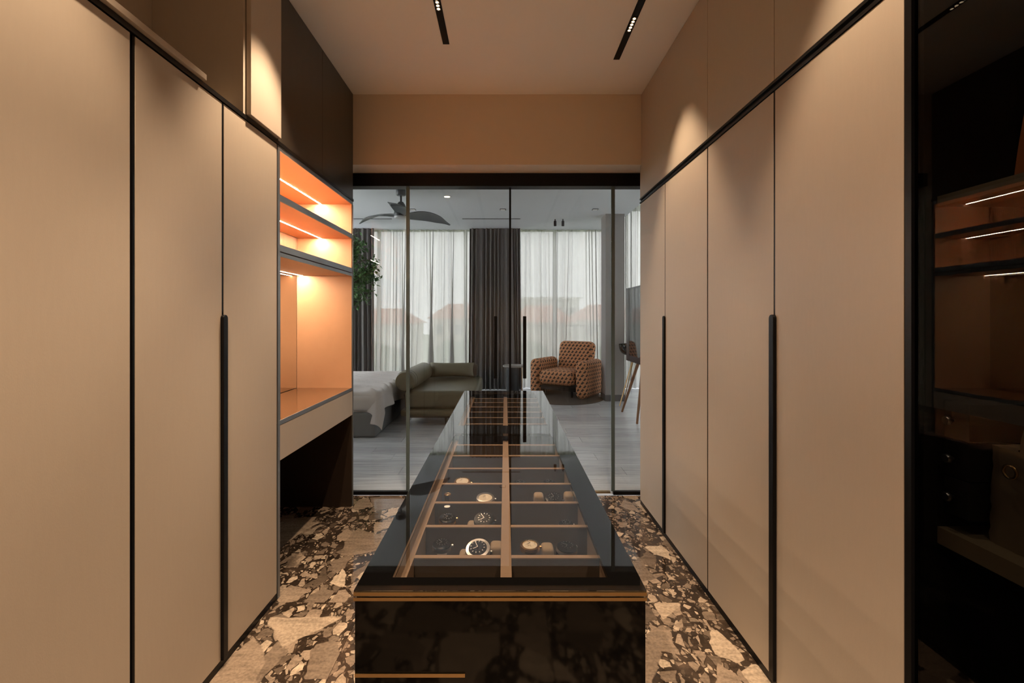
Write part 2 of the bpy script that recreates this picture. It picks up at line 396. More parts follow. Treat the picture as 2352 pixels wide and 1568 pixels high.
# glass partition -----------------------------------------------------------
hd = struct(bx('trim_partition_header', 'black_metal', None, -1.198, 1.083, YG, YG+0.09, 2.268, 2.362))
def fixed_pane(name, x0, x1, label):
    t = thing(name, label, None, ((x0+x1)/2, YG, 0)); t['kind'] = 'structure'
    bx('pane', 'clear_glass', t, x0, x1, YG+0.012, YG+0.013, 0.026, 2.267)
    bx('bottom_rail', 'black_metal', t, x0, x1, YG+0.0, YG+0.03, 0.001, 0.026)
    return t
w1 = fixed_pane('window_1', -1.197, -0.716, 'fixed glass pane beside the dressing table')
bx('edge_profile', 'glass_edge', w1, -0.728, -0.703, YG+0.008, YG+0.024, 0.026, 2.267)
w2 = fixed_pane('window_2', 0.796, 1.082, 'narrow fixed glass pane beside the right wardrobe')
bx('edge_profile', 'glass_edge', w2, 0.783, 0.808, YG+0.008, YG+0.024, 0.026, 2.267)
def slide_door(name, x0, x1, hx, label, yo):
    t = thing(name, label, None, ((x0+x1)/2, YG+yo, 0)); t['kind'] = 'structure'
    bx('pane', 'clear_glass', t, x0, x1, YG+yo, YG+yo+0.001, 0.012, 2.267)
    bx('bottom_track', 'bronze', t, x0, x1, YG+yo-0.008, YG+yo+0.02, 0.001, 0.012)
    hb = bx('handle', 'black_metal', t, hx-0.0125, hx+0.0125, YG+yo-0.045, YG+yo-0.022, 0.855, 1.313, bevel=0.003)
    for z in (0.90, 1.27):
        MB().tube([(hx, YG+yo-0.024, z), (hx, YG+yo+0.012, z)], 0.007, 10).build('standoff', 'black_metal', hb, smooth=True)
    return t
d1 = slide_door('door_1', -0.702, 0.030, -0.070, 'sliding glass door in front of the green daybed', 0.045)
bx('meeting_stile', 'black_metal', d1, 0.0305, 0.045, YG+0.036, YG+0.056, 0.012, 2.267)
d2 = slide_door('door_2', 0.046, 0.782, 0.144, 'sliding glass door in front of the patterned armchair', 0.045)

# ================================================================== wardrobes
def handle_bar(parent, X, y, z0, z1, side):
    """long black pull with a rounded top; side=+1 sticks out to +x"""
    w = 0.014; pr = []
    n = 8
    for k in range(n+1):
        t = math.pi*k/n; pr.append((y+w*math.cos(t), z1-w+w*math.sin(t)))
    pr += [(y-w, z0), (y+w, z0)]
    a, c = (X, X+side*0.024)
    m = MB(); q = len(pr)
    m.add([(a, p[0], p[1]) for p in pr]+[(c, p[0], p[1]) for p in pr],
          [tuple(range(q)), tuple(range(q, 2*q))[::-1]]+[(i, (i+1)%q, q+(i+1)%q, q+i) for i in range(q)])
    return m.build('handle', 'black_metal', parent, bevel=0.002, seg=2)

def wardrobe(side, y0, y1, ym, z1, label, handle=True, gap=0.005, gap0=None, gapm=None):
    """two-door wardrobe; side=-1 left run, +1 right run"""
    F = XL if side < 0 else XR
    back = F + side*0.60; df = F + side*0.02; cf = F + side*0.022
    t = thing('wardrobe', label, 'wardrobe', ((F+back)/2, (y0+y1)/2, 0), group='tall beige wardrobes')
    bx('body', 'black_metal', t, min(cf, back), max(cf, back), y0+0.001, y1-0.001, 0.0305, z1-0.001)
    bx('plinth', 'black_metal', t, min(F+side*0.002, back), max(F+side*0.002, back), y0+0.001, y1-0.001, 0.0005, 0.030)
    g0 = gap if gap0 is None else gap0; gm = gap if gapm is None else gapm
    bx('door', 'laminate', t, min(F, df), max(F, df), y0+g0, ym-gm, DB, z1-0.003, bevel=0.0012)
    bx('door', 'laminate', t, min(F, df), max(F, df), ym+gm, y1-gap, DB, z1-0.003, bevel=0.0012)
    for ya, yb in ((y0+0.0005, y0+g0-0.0006), (ym-gm+0.0006, ym+gm-0.0006)):
        bx('gap_profile', 'black_metal', t, min(F+side*0.0012, df), max(F+side*0.0012, df), ya, yb, DB, z1-0.003)
    if handle: handle_bar(t, F+side*0.012, ym, DB, 1.312, -side)
    return t
wardrobe(-1, 1.2865, 2.103, 1.6975, RL0, 'beige two-door wardrobe with one black bar handle next to the dressing table niche', gap0=0.009, gapm=0.006)
wardrobe(-1, 0.45, 1.2865, 0.87, RL0, 'beige wardrobe filling the left edge, no handle in view', gap=0.009)
wardrobe(-1, -0.40, 0.45, 0.02, RL0, 'beige wardrobe nearest the back wall on the left side')
wardrobe(1, 2.125, 3.187, 2.692, RR0, 'beige two-door wardrobe with a black handle right beside the glass partition')
wardrobe(1, 1.074, 2.125, 1.599, RR0, 'beige two-door wardrobe with a black handle next to the dark glass display cabinet')
# black rails between lower and upper cabinets
struct(bx('trim_rail_left', 'rail_metal', None, XL-0.05, XL+0.004, -0.40, 3.152, RL0, RL1))
rr = thing('trim_rail_right', 'black profiled rail above the right wardrobes', None, (XR, 2.1, RR0)); rr['kind'] = 'structure'
bx('profile', 'rail_metal', rr, XR-0.003, XR+0.05, 1.074, 3.187, RR0, RR0+0.011, bevel=0.001)
bx('profile', 'rail_metal', rr, XR-0.003, XR+0.05, 1.074, 3.187, RR1-0.011, RR1, bevel=0.001)
bx('groove', 'black_metal', rr, XR+0.006, XR+0.05, 1.074, 3.187, RR0+0.011, RR1-0.011)
# upper cabinets, right run
def upper(side, y0, y1, z0, label, m='upper_laminate', ym=None, F=None):
    F0 = XL if side < 0 else XR; F = F0 if F is None else F
    back = F0+side*0.60
    t = thing('upper_cabinet', label, 'cabinet', ((F0+back)/2, (y0+y1)/2, z0), group='upper cabinets')
    cf = F+side*0.021; df = F+side*0.02
    bx('body', 'carcass', t, min(cf, back), max(cf, back), y0+0.001, y1-0.001, z0+0.001, CZ-0.001)
    for a, c in ([(y0, y1)] if ym is None else [(y0, ym), (ym, y1)]):
        bx('door', m, t, min(F, df), max(F, df), a+0.0015, c-0.0015, z0+0.002, CZ-0.004, bevel=0.001)
    return t
upper(1, 2.125, 3.187, RR1, 'beige overhead cabinet with the bright lamp pool, against the beam')
upper(1, 1.599, 2.125, RR1, 'narrow beige overhead cabinet between two thin seams, right side')
upper(1, 1.074, 1.599, RR1, 'beige overhead cabinet nearest the dark glass display cabinet')
# upper cabinets, left run
upper(-1, 2.103, 3.152, RL1, 'dark brown overhead cabinet above the lit dressing table', 'dark_veneer', 2.625)
upper(-1, 1.849, 2.102, RL1+0.004, 'beige overhead door standing proud beside the dark brown cabinet', 'laminate', F=XL+0.02)
t = thing('open_cabinet', 'open beige overhead compartment with a projecting front board, top left', 'cabinet', (-1.25, 1.2, RL1))
bx('back_panel', 'upper_laminate', t, -1.44, -1.421, 0.30, 1.848, RL1+0.001, CZ-0.002)
bx('side_panel', 'upper_laminate', t, -1.42, XL-0.001, 1.831, 1.848, RL1+0.001, CZ-0.002)
bx('side_panel', 'upper_laminate', t, -1.42, XL-0.001, 0.30, 0.318, RL1+0.001, CZ-0.002)
bx('bottom_panel', 'upper_laminate', t, -1.42, XL-0.045, 0.319, 1.83, RL1+0.001, RL1+0.019)
bx('front_board', 'laminate', t, XL, XL+0.018, 0.30, 1.579, RL1+0.002, RL1+0.022, bevel=0.001)

# ================================================================== dressing table niche
VY0, VY1, VB = 2.104, 3.152, -1.432
v = thing('dressing_table', 'built-in dressing table niche with glowing orange shelves, mirror and beige drawer', 'dressing table', (-1.25, 2.63, 0))
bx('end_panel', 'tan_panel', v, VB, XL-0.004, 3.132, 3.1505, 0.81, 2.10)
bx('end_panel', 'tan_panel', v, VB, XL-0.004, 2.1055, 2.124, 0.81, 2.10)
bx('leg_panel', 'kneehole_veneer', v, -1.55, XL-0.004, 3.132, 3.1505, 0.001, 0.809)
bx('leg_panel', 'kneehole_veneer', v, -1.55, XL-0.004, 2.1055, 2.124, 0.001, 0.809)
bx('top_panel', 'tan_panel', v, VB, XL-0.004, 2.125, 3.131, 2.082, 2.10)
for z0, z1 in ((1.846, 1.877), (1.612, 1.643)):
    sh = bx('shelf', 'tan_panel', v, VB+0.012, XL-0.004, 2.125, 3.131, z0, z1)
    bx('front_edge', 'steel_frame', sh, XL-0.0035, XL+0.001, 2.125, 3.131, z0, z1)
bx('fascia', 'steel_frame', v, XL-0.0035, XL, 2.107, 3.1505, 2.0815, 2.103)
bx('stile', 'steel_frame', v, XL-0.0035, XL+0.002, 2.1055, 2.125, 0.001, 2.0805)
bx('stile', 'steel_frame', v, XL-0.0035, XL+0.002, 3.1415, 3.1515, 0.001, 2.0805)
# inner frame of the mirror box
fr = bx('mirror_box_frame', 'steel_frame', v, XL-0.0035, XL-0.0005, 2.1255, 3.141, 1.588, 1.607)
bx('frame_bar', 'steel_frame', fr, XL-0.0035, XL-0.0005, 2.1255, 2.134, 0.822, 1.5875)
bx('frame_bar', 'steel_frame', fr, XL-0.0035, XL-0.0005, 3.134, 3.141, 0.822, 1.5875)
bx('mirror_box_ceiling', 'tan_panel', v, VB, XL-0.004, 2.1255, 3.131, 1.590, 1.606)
bx('mirror', 'mirror', v, VB-0.012, VB-0.001, 2.1255, 3.131, 0.822, 1.589)
bx('countertop', 'counter_glass', v, VB, XL-0.004, 2.125, 3.131, 0.802, 0.819)
bx('counter_edge', 'steel_frame', v, XL-0.0035, XL+0.001, 2.1255, 3.141, 0.800, 0.8205)
def fluted(name, x, y0, y1, z0, z1, m, parent, pitch=0.013, depth=0.006):
    n = int((y1-y0)/pitch); vs = []; fs = []
    prof = []
    for k in range(n):
        a = y0+k*pitch
        prof += [(x+depth, a+0.002), (x+depth*1.4, a+pitch/2), (x+depth, a+pitch-0.002), (x, a+pitch-0.001)]
    for (xx, y) in prof: vs += [(xx, y, z0), (xx, y, z1)]
    for k in range(len(prof)-1): fs.append((2*k, 2*k+2, 2*k+3, 2*k+1))
    return MB().add(vs, fs).build(name, m, parent)
for z0, z1 in ((1.878, 2.081), (1.644, 1.845)):
    fluted('fluted_back', VB, 2.126, 3.130, z0, z1, 'fluted_wood', v)
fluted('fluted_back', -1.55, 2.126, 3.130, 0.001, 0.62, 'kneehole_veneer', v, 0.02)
# drawer
dr = bx('drawer', 'laminate', v, XL-0.02, XL, 2.127, 3.140, 0.633, 0.797, bevel=0.001)
bx('drawer_box', 'kneehole_veneer', v, -1.50, XL-0.021, 2.127, 3.130, 0.634, 0.797)
# led strips
bx('led_strip', 'led', v, -1.271, -1.264, 2.126, 3.130, 2.0814, 2.0835)
bx('led_strip', 'led', v, -1.271, -1.264, 2.126, 3.130, 1.8454, 1.848)
bx('led_strip', 'led', v, -1.399, -1.392, 2.126, 3.130, 1.5894, 1.592)

# ================================================================== dark glass display cabinet (right)
c_ = thing('display_cabinet', 'black framed display cabinet with smoked glass doors at the right edge', 'cabinet', (1.25, 0.6, 0))
CY0, CY1 = 0.02, 1.073
bx('back_panel', 'cabinet_inside', c_, 1.50, 1.53, CY0, CY1, 0.001, CZ-0.002)
bx('side_panel', 'cabinet_inside', c_, XR+0.022, 1.499, CY1-0.022, CY1, 0.001, CZ-0.002)
bx('side_panel', 'cabinet_inside', c_, XR+0.022, 1.499, CY0, CY0+0.022, 0.001, CZ-0.002)
bx('base_panel', 'cabinet_inside', c_, XR+0.022, 1.499, CY0+0.023, CY1-0.023, 0.001, 0.06)
bx('top_panel', 'cabinet_inside', c_, XR+0.022, 1.499, CY0+0.023, CY1-0.023, CZ-0.03, CZ-0.002)
for a, b2 in ((CY0, 0.545), (0.547, CY1)):
    gd = bx('glass_door', 'smoked_glass', c_, XR+0.006, XR+0.007, a+0.016, b2-0.016, 0.05, CZ-0.03)
    m_ = 'black_metal'
    bx('frame_bar', m_, gd, XR-0.002, XR+0.018, a, a+0.016, 0.03, CZ-0.006)
    bx('frame_bar', m_, gd, XR-0.002, XR+0.018, b2-0.016, b2, 0.03, CZ-0.006)
    bx('frame_bar', m_, gd, XR-0.002, XR+0.018, a+0.016, b2-0.016, 0.03, 0.05)
    bx('frame_bar', m_, gd, XR-0.002, XR+0.018, a+0.016, b2-0.016, CZ-0.03, CZ-0.006)
bx('shelf', 'shelf_cream', c_, 0.997, 1.498, CY0+0.023, CY1-0.023, 0.782, 0.82)
bx('shelf', 'shelf_cream', c_, 0.997, 1.498, CY0+0.023, CY1-0.023, 1.556, 1.58)
bx('shelf', 'cabinet_inside', c_, 1.10, 1.498, CY0+0.023, CY1-0.023, 2.09, 2.12)
# little drawer stack at the far end of the lower shelf
for k in range(3):
    z0 = 0.856+0.086*k
    d_ = bx('drawer', 'cabinet_inside', c_, 1.012, 1.30, 0.992, CY1-0.024, z0, z0+0.083, bevel=0.001)
    d_['label'] = 'small black drawer with a round knob'
    MB().lathe([(0.004, 0), (0.004, -0.008), (0.010, -0.010), (0.011, -0.014), (0.008, -0.018), (0.0, -0.0185)], (1.0115, 1.028, z0+0.041), 14, 'x').build('knob', 'steel', d_, smooth=True)
# quilted handbag on the lower shelf
hb = thing('handbag', 'quilted brown leather handbag on the lower shelf of the display cabinet', 'handbag', (1.105, 0.838, 0.8205), R(-3), group='handbags in the display cabinet')
def bag_body(w, d, h, taper, quilt, m, parent):
    n, k = 20, 14; vs = []; fs = []
    nu = 4*n
    for j in range(k+1):
        z = h*j/k; s_ = 1-taper*(j/k)**1.2
        for i in range(nu):
            q = i/nu*4; side = int(q); f = q-side; f2 = f*2-1
            if side == 0: x, y, nx, ny = -d/2*s_, -w/2*f2*-1, -1, 0
            elif side == 1: x, y, nx, ny = d/2*f2*s_, w/2, 0, 1
            elif side == 2: x, y, nx, ny = d/2*s_, -w/2*f2, 1, 0
            else: x, y, nx, ny = -d/2*f2*s_, -w/2, 0, -1
            u = (y if nx else x)
            qd = abs(math.sin((u+z)*math.pi/0.034)*math.sin((u-z)*math.pi/0.034))**0.5*0.006*quilt
            vs.append((x+nx*qd, y+ny*qd, z))
    for j in range(k):
        for i in range(nu):
            fs.append((j*nu+i, j*nu+(i+1)%nu, (j+1)*nu+(i+1)%nu, (j+1)*nu+i))
    fs.append(tuple(range(nu))[::-1]); fs.append(tuple(k*nu+i for i in range(nu)))
    return MB().add(vs, fs).build('body', m, parent, local=True, smooth=True)
bag_body(0.28, 0.13, 0.205, 0.12, 1, 'quilted_leather', hb)
for sx in (-0.05, 0.05):
    pts = [(sx, 0.085*math.cos(math.pi*i/14), 0.205+0.115*math.sin(math.pi*i/14)) for i in range(15)]
    hd_ = MB().tube(pts, 0.0085, 10).build('handle', 'quilted_leather', hb, local=True, smooth=True)
    for sy in (-0.085, 0.085):
        MB().lathe([(0.012, -0.003), (0.016, 0), (0.012, 0.003), (0.008, 0)], (sx-0.004, sy, 0.195), 14, 'x').build('ring', 'gold', hb, local=True, smooth=True)
ch = MB().tube([(0, 0.013*math.cos(i*math.pi/8), 0.013*math.sin(i*math.pi/8)) for i in range(17)], 0.003, 8, caps=False).xf(Matrix.Translation((-0.078, 0.088, 0.165))).build('charm', 'gold', hb, local=True, smooth=True)
hb2 = thing('handbag', 'orange leather tote with red handle on the upper shelf of the display cabinet', 'handbag', (1.105, 0.835, 1.5805), R(0), group='handbags in the display cabinet')
bag_body(0.20, 0.12, 0.17, 0.45, 0, 'orange_leather', hb2)
pts = [(0, 0.07*math.cos(math.pi*i/14), 0.17+0.06*math.sin(math.pi*i/14)) for i in range(15)]
MB().tube(pts, 0.009, 10).build('handle', 'red_leather', hb2, local=True, smooth=True)
# wardrobe behind the camera on the right
wardrobe(1, -1.0, 0.0195, -0.49, RR0, 'beige wardrobe nearest the back wall on the right side')

# ================================================================== island with watch trays
IX0, IX1, IY0, IY1, IT = -0.250, 0.234, 0.75, 2.815, 0.85
isl = thing('display_island', 'long glossy black island with glass-topped watch trays', 'island', (-0.008, 1.78, 0))
b_ = MB()
bx('front_panel', 'black_panel', isl, IX0+0.002, IX1-0.002, IY0+0.002, IY0+0.02, 0.03, 0.834)
bx('back_panel', 'black_panel', isl, IX0+0.002, IX1-0.002, IY1-0.02, IY1-0.002, 0.03, 0.834)
bx('side_panel', 'black_panel', isl, IX0+0.002, IX0+0.02, IY0+0.021, IY1-0.021, 0.03, 0.834)
bx('side_panel', 'black_panel', isl, IX1-0.02, IX1-0.002, IY0+0.021, IY1-0.021, 0.03, 0.834)
bx('plinth', 'black_metal', isl, IX0+0.03, IX1-0.03, IY0+0.03, IY1-0.03, 0.001, 0.0295)
bx('tray_floor', 'suede', isl, IX0+0.021, IX1-0.021, IY0+0.021, IY1-0.021, 0.740, 0.752)
# bronze edge trims below the top
bx('bronze_trim', 'bronze', isl, IX0, IX1, IY0, IY0+0.0019, 0.8420, 0.8475)
bx('bronze_trim', 'bronze', isl, IX0, IX1, IY0, IY0+0.0019, 0.8335, 0.8390)
bx('bronze_trim', 'bronze', isl, IX0+0.002, IX0+0.184, IY0-0.0005, IY0+0.0015, 0.708, 0.714)
# black top border flush with two clear panes
GX0, GX1 = -0.196, 0.179
OP = [(0.79, 1.775), (1.905, 2.755)]
bd = MB()
def top_bar(*d): bx('top_border', 'black_glass', isl, *d, 0.8395, IT)
top_bar(IX0, GX0, IY0+0.002, IY1); top_bar(GX1, IX1, IY0+0.002, IY1)
top_bar(GX0, GX1, IY0+0.002, OP[0][0]); top_bar(GX0, GX1, OP[0][1], OP[1][0]); top_bar(GX0, GX1, OP[1][1], IY1)
for a, b2 in OP:
    bx('glass_pane', 'showcase_glass', isl, GX0, GX1, a, b2, IT-0.001, IT-0.00005)
# tray dividers
def tray(y0, y1, lines, label):
    z0, z1 = 0.7525, 0.818
    bx('tray_side', 'tray_divider', isl, -0.204, -0.183, y0, y1, z0, z1)
    bx('tray_side', 'tray_divider', isl, 0.1895, 0.2045, y0, y1, z0, z1)
    bx('tray_spine', 'tray_divider', isl, -0.0085, 0.0125, y0, y1, z0, z1)
    bx('tray_rim', 'bronze', isl, -0.2135, -0.207, y0, y1, z0, 0.828)
    bx('tray_rim', 'bronze', isl, 0.206, 0.211, y0, y1, z0, 0.828)
    for y in lines:
        for a, b2 in ((-0.1825, -0.009), (0.013, 0.189)):
            d = bx('tray_divider', 'suede', isl, a, b2, y-0.005, y+0.005, z0, z1-0.002)
            bx('divider_cap', 'tray_divider', d, a, b2, y-0.0058, y+0.0058, z1-0.0018, z1+0.0006)
tray(0.773, 1.80, [0.919+0.1348*k for k in range(7)], '')
tray(1.88, 2.79, [1.94+0.131*k for k in range(7)], '')
bx('tray_end', 'suede', isl, -0.1825, 0.189, 1.802, 1.8785, 0.7525, 0.8385)

# ---- watches, cushions and jewellery
def rot(ax, a): return Matrix.Rotation(a, 4, ax)
WCOUNT = 0
def watch(x, y, z, tilt, yaw, r, case, dial, strap, label, strap_w=0.018, thick=1.0):
    t = thing('wristwatch', label, 'watch', (x, y, z), yaw, group='watches in the island tray')
    M = rot('X', tilt)
    MB().lathe([(r*0.86, -0.005), (r, -0.0035), (r, 0.002), (r*0.93, 0.004)], n=28).xf(M).build('case', case, t, local=True, smooth=True)
    MB().lathe([(r*0.98, 0.0041), (r*0.96, 0.0062*thick), (r*0.74, 0.0068*thick), (r*0.72, 0.0052)], n=28).xf(M).build('bezel', case if dial != 'watch_black' else 'watch_black', t, local=True, smooth=True)
    dl = MB().lathe([(r*0.73, 0.0046), (r*0.73, 0.0053), (0.0005, 0.0053)], n=28).xf(M).build('dial', dial, t, local=True)
    hm = MB()
    for k in range(12):
        a = k*math.pi/6; c, s = math.cos(a), math.sin(a); q = r*0.60
        hm.add([(c*q-s*0.0007, s*q+c*0.0007, 0.0056), (c*q+s*0.0007, s*q-c*0.0007, 0.0056), (c*(q-.003)+s*0.0007, s*(q-.003)-c*0.0007, 0.0056), (c*(q-.003)-s*0.0007, s*(q-.003)+c*0.0007, 0.0056)], [(0,1,2,3)])
    hm.xf(M).build('hour_marks', 'steel', dl, local=True)['kind'] = 'stuff'
    for a, ln in ((0.6, 0.55), (2.2, 0.4)):
        MB().box(-0.0006, 0.0006, 0, r*ln, 0.0057, 0.0061).xf(M @ rot('Z', a)).build('hand', 'steel', dl, local=True)
    MB().lathe([(0.0025, 0), (0.003, 0.001), (0.003, 0.004), (0.002, 0.0045)], (r, 0, 0), 10, 'x').xf(M).build('crown', case, t, local=True, smooth=True)
    # strap: closed loop round the cushion
    n = 22; vs = []; fs = []; h = 0.019; a0 = r*1.08
    for k in range(n):
        an = 2*math.pi*k/n; yy_ = a0*math.cos(an); zz_ = -0.017 + h*math.sin(an); nx, nz = math.cos(an), math.sin(an)
        w = strap_w/2
        for (sx, o) in ((-w, 0), (w, 0), (w, 0.0022), (-w, 0.0022)): vs.append((sx, yy_+nx*o, zz_+nz*o))
    for k in range(n):
        for j in range(4):
            fs.append((k*4+j, k*4+(j+1)%4, ((k+1)%n)*4+(j+1)%4, ((k+1)%n)*4+j))
    MB().add(vs, fs).xf(M).build('strap', strap, t, local=True, smooth=True)
    return t
def cushion(x, y, z, label, sx=0.017, sy=0.017, sz=0.02, tilt=0.0, yaw=0):
    t = MB().box(-sx, sx, -sy, sy, 0, 2*sz)
    t.xf(rot('Z', yaw) @ rot('X', tilt))
    t.v = [(p[0]+x, p[1]+y, p[2]+z) for p in t.v]
    o = t.build('watch_cushion', 'pillow_cream', None, bevel=0.008, seg=4)
    return tag(o, label, 'cushion', 'cream watch cushions')
TZ = 0.7525
def row_y(k): return 0.962+0.1348*k
items = [
 # px, row, tilt, yaw, r, case, dial, strap, label
 (1015, 0, 0.10, 0.2, 0.020, 'steel', 'watch_black', 'steel', 'steel watch lying low in the front left compartment, beside the large diver'),
 (1098, 0, 0.36, -0.2, 0.0265, 'steel', 'dial_blue', 'strap_black', 'large steel diver watch with black dial, front row left'),
 (1217, 0, 0.10, 0.1, 0.021, 'gold', 'dial_cream', 'strap_black', 'gold watch with pale dial, front row right of the spine'),
 (1302, 0, 0.08, 0.5, 0.022, 'steel', 'watch_black', 'strap_black', 'black strapped watch at the right end of the front row'),
 (1028, 1, 0.15, 0.4, 0.021, 'gold', 'watch_black', 'gold', 'gold bracelet watch in the second row, far left'),
 (1112, 1, 0.35, 0.0, 0.025, 'watch_black', 'watch_black', 'strap_black', 'all black watch in the second row beside the spine'),
 (1300, 1, 0.05, 0.3, 0.018, 'steel', 'watch_black', 'strap_black', 'small dark watch low in the second row, right end'),
 (1115, 2, 0.20, 0.1, 0.025, 'steel', 'dial_cream', 'steel', 'steel bracelet watch with pale dial in the third row'),
 (1272, 2, 0.30, -0.2, 0.024, 'watch_black', 'watch_black', 'strap_black', 'black watch between two cream cushions in the third row'),
 (1062, 3, 0.20, 0.0, 0.025, 'gold', 'dial_cream', 'gold', 'pale gold watch in the fourth row, left side'),
 (1195, 3, 0.10, 0.2, 0.021, 'steel', 'watch_black', 'strap_brown', 'brown strapped watch in the fourth row right of the spine'),
 (1262, 3, 0.15, -0.3, 0.019, 'steel', 'watch_black', 'steel', 'small steel watch in the fourth row, right end'),
]
LIFT = [0.008, 0.0, 0.006, 0.002, 0.004, 0.002, -0.010, 0.0, 0.0, -0.004, -0.010, -0.008]
for (p, k, tl, yw, r, ca, di, st, lb), lf in zip(items, LIFT):
    Y = row_y(k); watch(px(p, Y), Y, 0.815+lf-0.006, -tl*-1, yw, r, ca, di, st, lb)
for p, k, dz, lb in ((1140, 0, 0.030, 'cream cushion between the large diver watch and the spine'),
                 (1258, 0, 0.026, 'cream cushion between the gold and black watches, front row right'),
                 (1238, 2, 0.032, 'cream cushion left of the black watch in the third row'),
                 (1308, 2, 0.034, 'cream cushion against the tray side in the third row'),
                 (1068, 0, 0.012, 'low cream cushion just left of the large diver watch'),
                 (1085, 1, 0.014, 'low cream cushion left of the all black watch')):
    Y = row_y(k); cushion(px(p, Y), Y+0.012, TZ, lb, sx=0.0135, sz=0.018+dz/2)
o = MB().tube([(0.008*math.cos(a*0.5236), 0.008*math.sin(a*0.5236), 0.0) for a in range(13)], 0.0022, 8, caps=False)
o.v = [(p_[0]+px(1026, row_y(2)), p_[1]+row_y(2)+0.02, p_[2]*1+0.815) for p_ in o.v]
# ring on a small stand
rg = thing('ring', 'gold ring on a small dark stand in the third row, left end', 'ring', (px(1026, row_y(2)), row_y(2)+0.02, TZ))
o.build('band', 'gold', rg, smooth=True)
bx('stand', 'suede', rg, px(1026, row_y(2))-0.006, px(1026, row_y(2))+0.006, row_y(2)+0.014, row_y(2)+0.026, TZ, 0.813, bevel=0.002)
for q, (p, lb) in enumerate(((1094, 'cream card tag in the rear tray near its left bar'), (1127, 'cream card tag in the rear tray beside the spine'))):
    Y = 2.53
    o = MB().box(px(p, Y)-0.016, px(p, Y)+0.016, Y-0.015, Y+0.02, TZ, 0.80).build('jewellery_card', 'pillow_cream', None, bevel=0.003)
    tag(o, lb, 'card', 'cards in the rear tray')

# ================================================================== ceiling slot lights (lamps live in their builder)
def slot_light(x, y0, y1, modules, label, power=SPOT_W):
    t = thing('slot_light', label, 'light', (x, (y0+y1)/2, CZ), group='black recessed ceiling slots')
    bx('housing', 'black_metal', t, x-0.018, x+0.018, y0, y1, CZ-0.0035, CZ-0.0005)
    for ym, size, pw in modules:
        md = bx('module', 'black_metal', t, x-0.0165, x+0.0165, ym-0.062, ym+0.062, CZ-0.0055, CZ-0.0036)
        for k in range(5):
            y = ym+(k-2)*0.024
            cl = MB().lathe([(0.0105, -0.0008), (0.0115, -0.0022), (0.0085, -0.0012)], (x, y, CZ-0.0053), 14).build('cell', 'reflector', md, smooth=True)
            MB().lathe([(0.0072, -0.0003), (0.0072, -0.0012)], (x, y, CZ-0.0056), 12).build('lens', 'lamp_face', md)
        ld = bpy.data.lights.new('beam', 'SPOT'); ld.energy = pw*power/46; ld.color = WARM; ld.spot_size = R(size); ld.spot_blend = 0.55; ld.shadow_soft_size = 0.02
        lo = bpy.data.objects.new('beam', ld); COL.objects.link(lo); lo.parent = t; lo.location = (0, ym-(y0+y1)/2, -0.014)
    return t
slot_light(0.668, -0.9, 2.73, [(2.40, 66, 42), (1.10, 70, 40), (0.1, 90, 46), (-0.7, 90, 46)], 'black recessed ceiling slot with a glowing lens row, near the right cabinets')  # rear modules, out of view over and behind the camera, are added fill
slot_light(-0.333, -0.9, 2.577, [(2.23, 70, 62), (1.05, 70, 50), (0.0, 90, 46), (-0.75, 90, 46)], 'black recessed ceiling slot nearer the left cabinets, lens row cut by the frame')  # rear modules unseen, added so their bounce lifts the ceiling
slot_light(-0.76, -0.9, 2.03, [(1.93, 74, 58), (0.80, 80, 56)], 'black recessed ceiling slot running close above the left wardrobes')

# ================================================================== bedroom
# windows -------------------------------------------------------------------
def window(name, x0, x1, y, z1, mull, label):
    t = thing(name, label, None, ((x0+x1)/2, y, 0)); t['kind'] = 'structure'
    e = [x0]+mull+[x1]
    for a, c in zip(e, e[1:]):
        bx('pane', 'window_glass', t, a+0.03, c-0.03, y+0.02, y+0.021, 0.06, z1-0.06)
    for m_ in e: bx('frame_bar', 'alu_dark', t, m_-0.03, m_+0.03, y, y+0.05, 0.06, z1-0.06)
    bx('frame_bar', 'alu_dark', t, x0-0.03, x1+0.03, y, y+0.05, 0, 0.06); bx('frame_bar', 'alu_dark', t, x0-0.03, x1+0.03, y, y+0.05, z1-0.06, z1)
window('window_3', -4.15, 2.65, 8.66, 3.4, [-2.4, -0.75, 0.95], 'tall window wall behind the curtains')
t = thing('window_4', 'tall side window behind the sheer curtain on the right', None, (2.69, 6, 0)); t['kind'] = 'structure'
for a, c in ((3.55, 5.2), (5.2, 6.9), (6.9, 8.62)):
    bx('pane', 'window_glass', t, 2.70, 2.701, a+0.03, c-0.03, 0.06, 3.34)
    bx('frame_bar', 'alu_dark', t, 2.68, 2.73, a-0.03, a+0.03, 0.0, 3.4)
bx('frame_bar', 'alu_dark', t, 2.68, 2.73, 3.58, 8.62, 0, 0.06); bx('frame_bar', 'alu_dark', t, 2.68, 2.73, 3.58, 8.62, 3.34, 3.4)

t = thing('window_fill', 'tall unseen window added on the far left to brighten the bedroom', None, (-4.25, 6.5, 0)); t['kind'] = 'structure'  # unseen window, added to let more daylight into the bedroom
for a, c in ((4.35, 5.8), (5.8, 7.2), (7.2, 8.6)):
    bx('pane', 'window_glass', t, -4.26, -4.259, a+0.03, c-0.03, 0.06, 2.86)
    bx('frame_bar', 'alu_dark', t, -4.29, -4.24, a-0.03, a+0.03, 0.0, BZ)
bx('frame_bar', 'alu_dark', t, -4.29, -4.24, 4.38, 8.62, 0, 0.06); bx('frame_bar', 'alu_dark', t, -4.29, -4.24, 4.38, 8.62, 2.86, BZ)

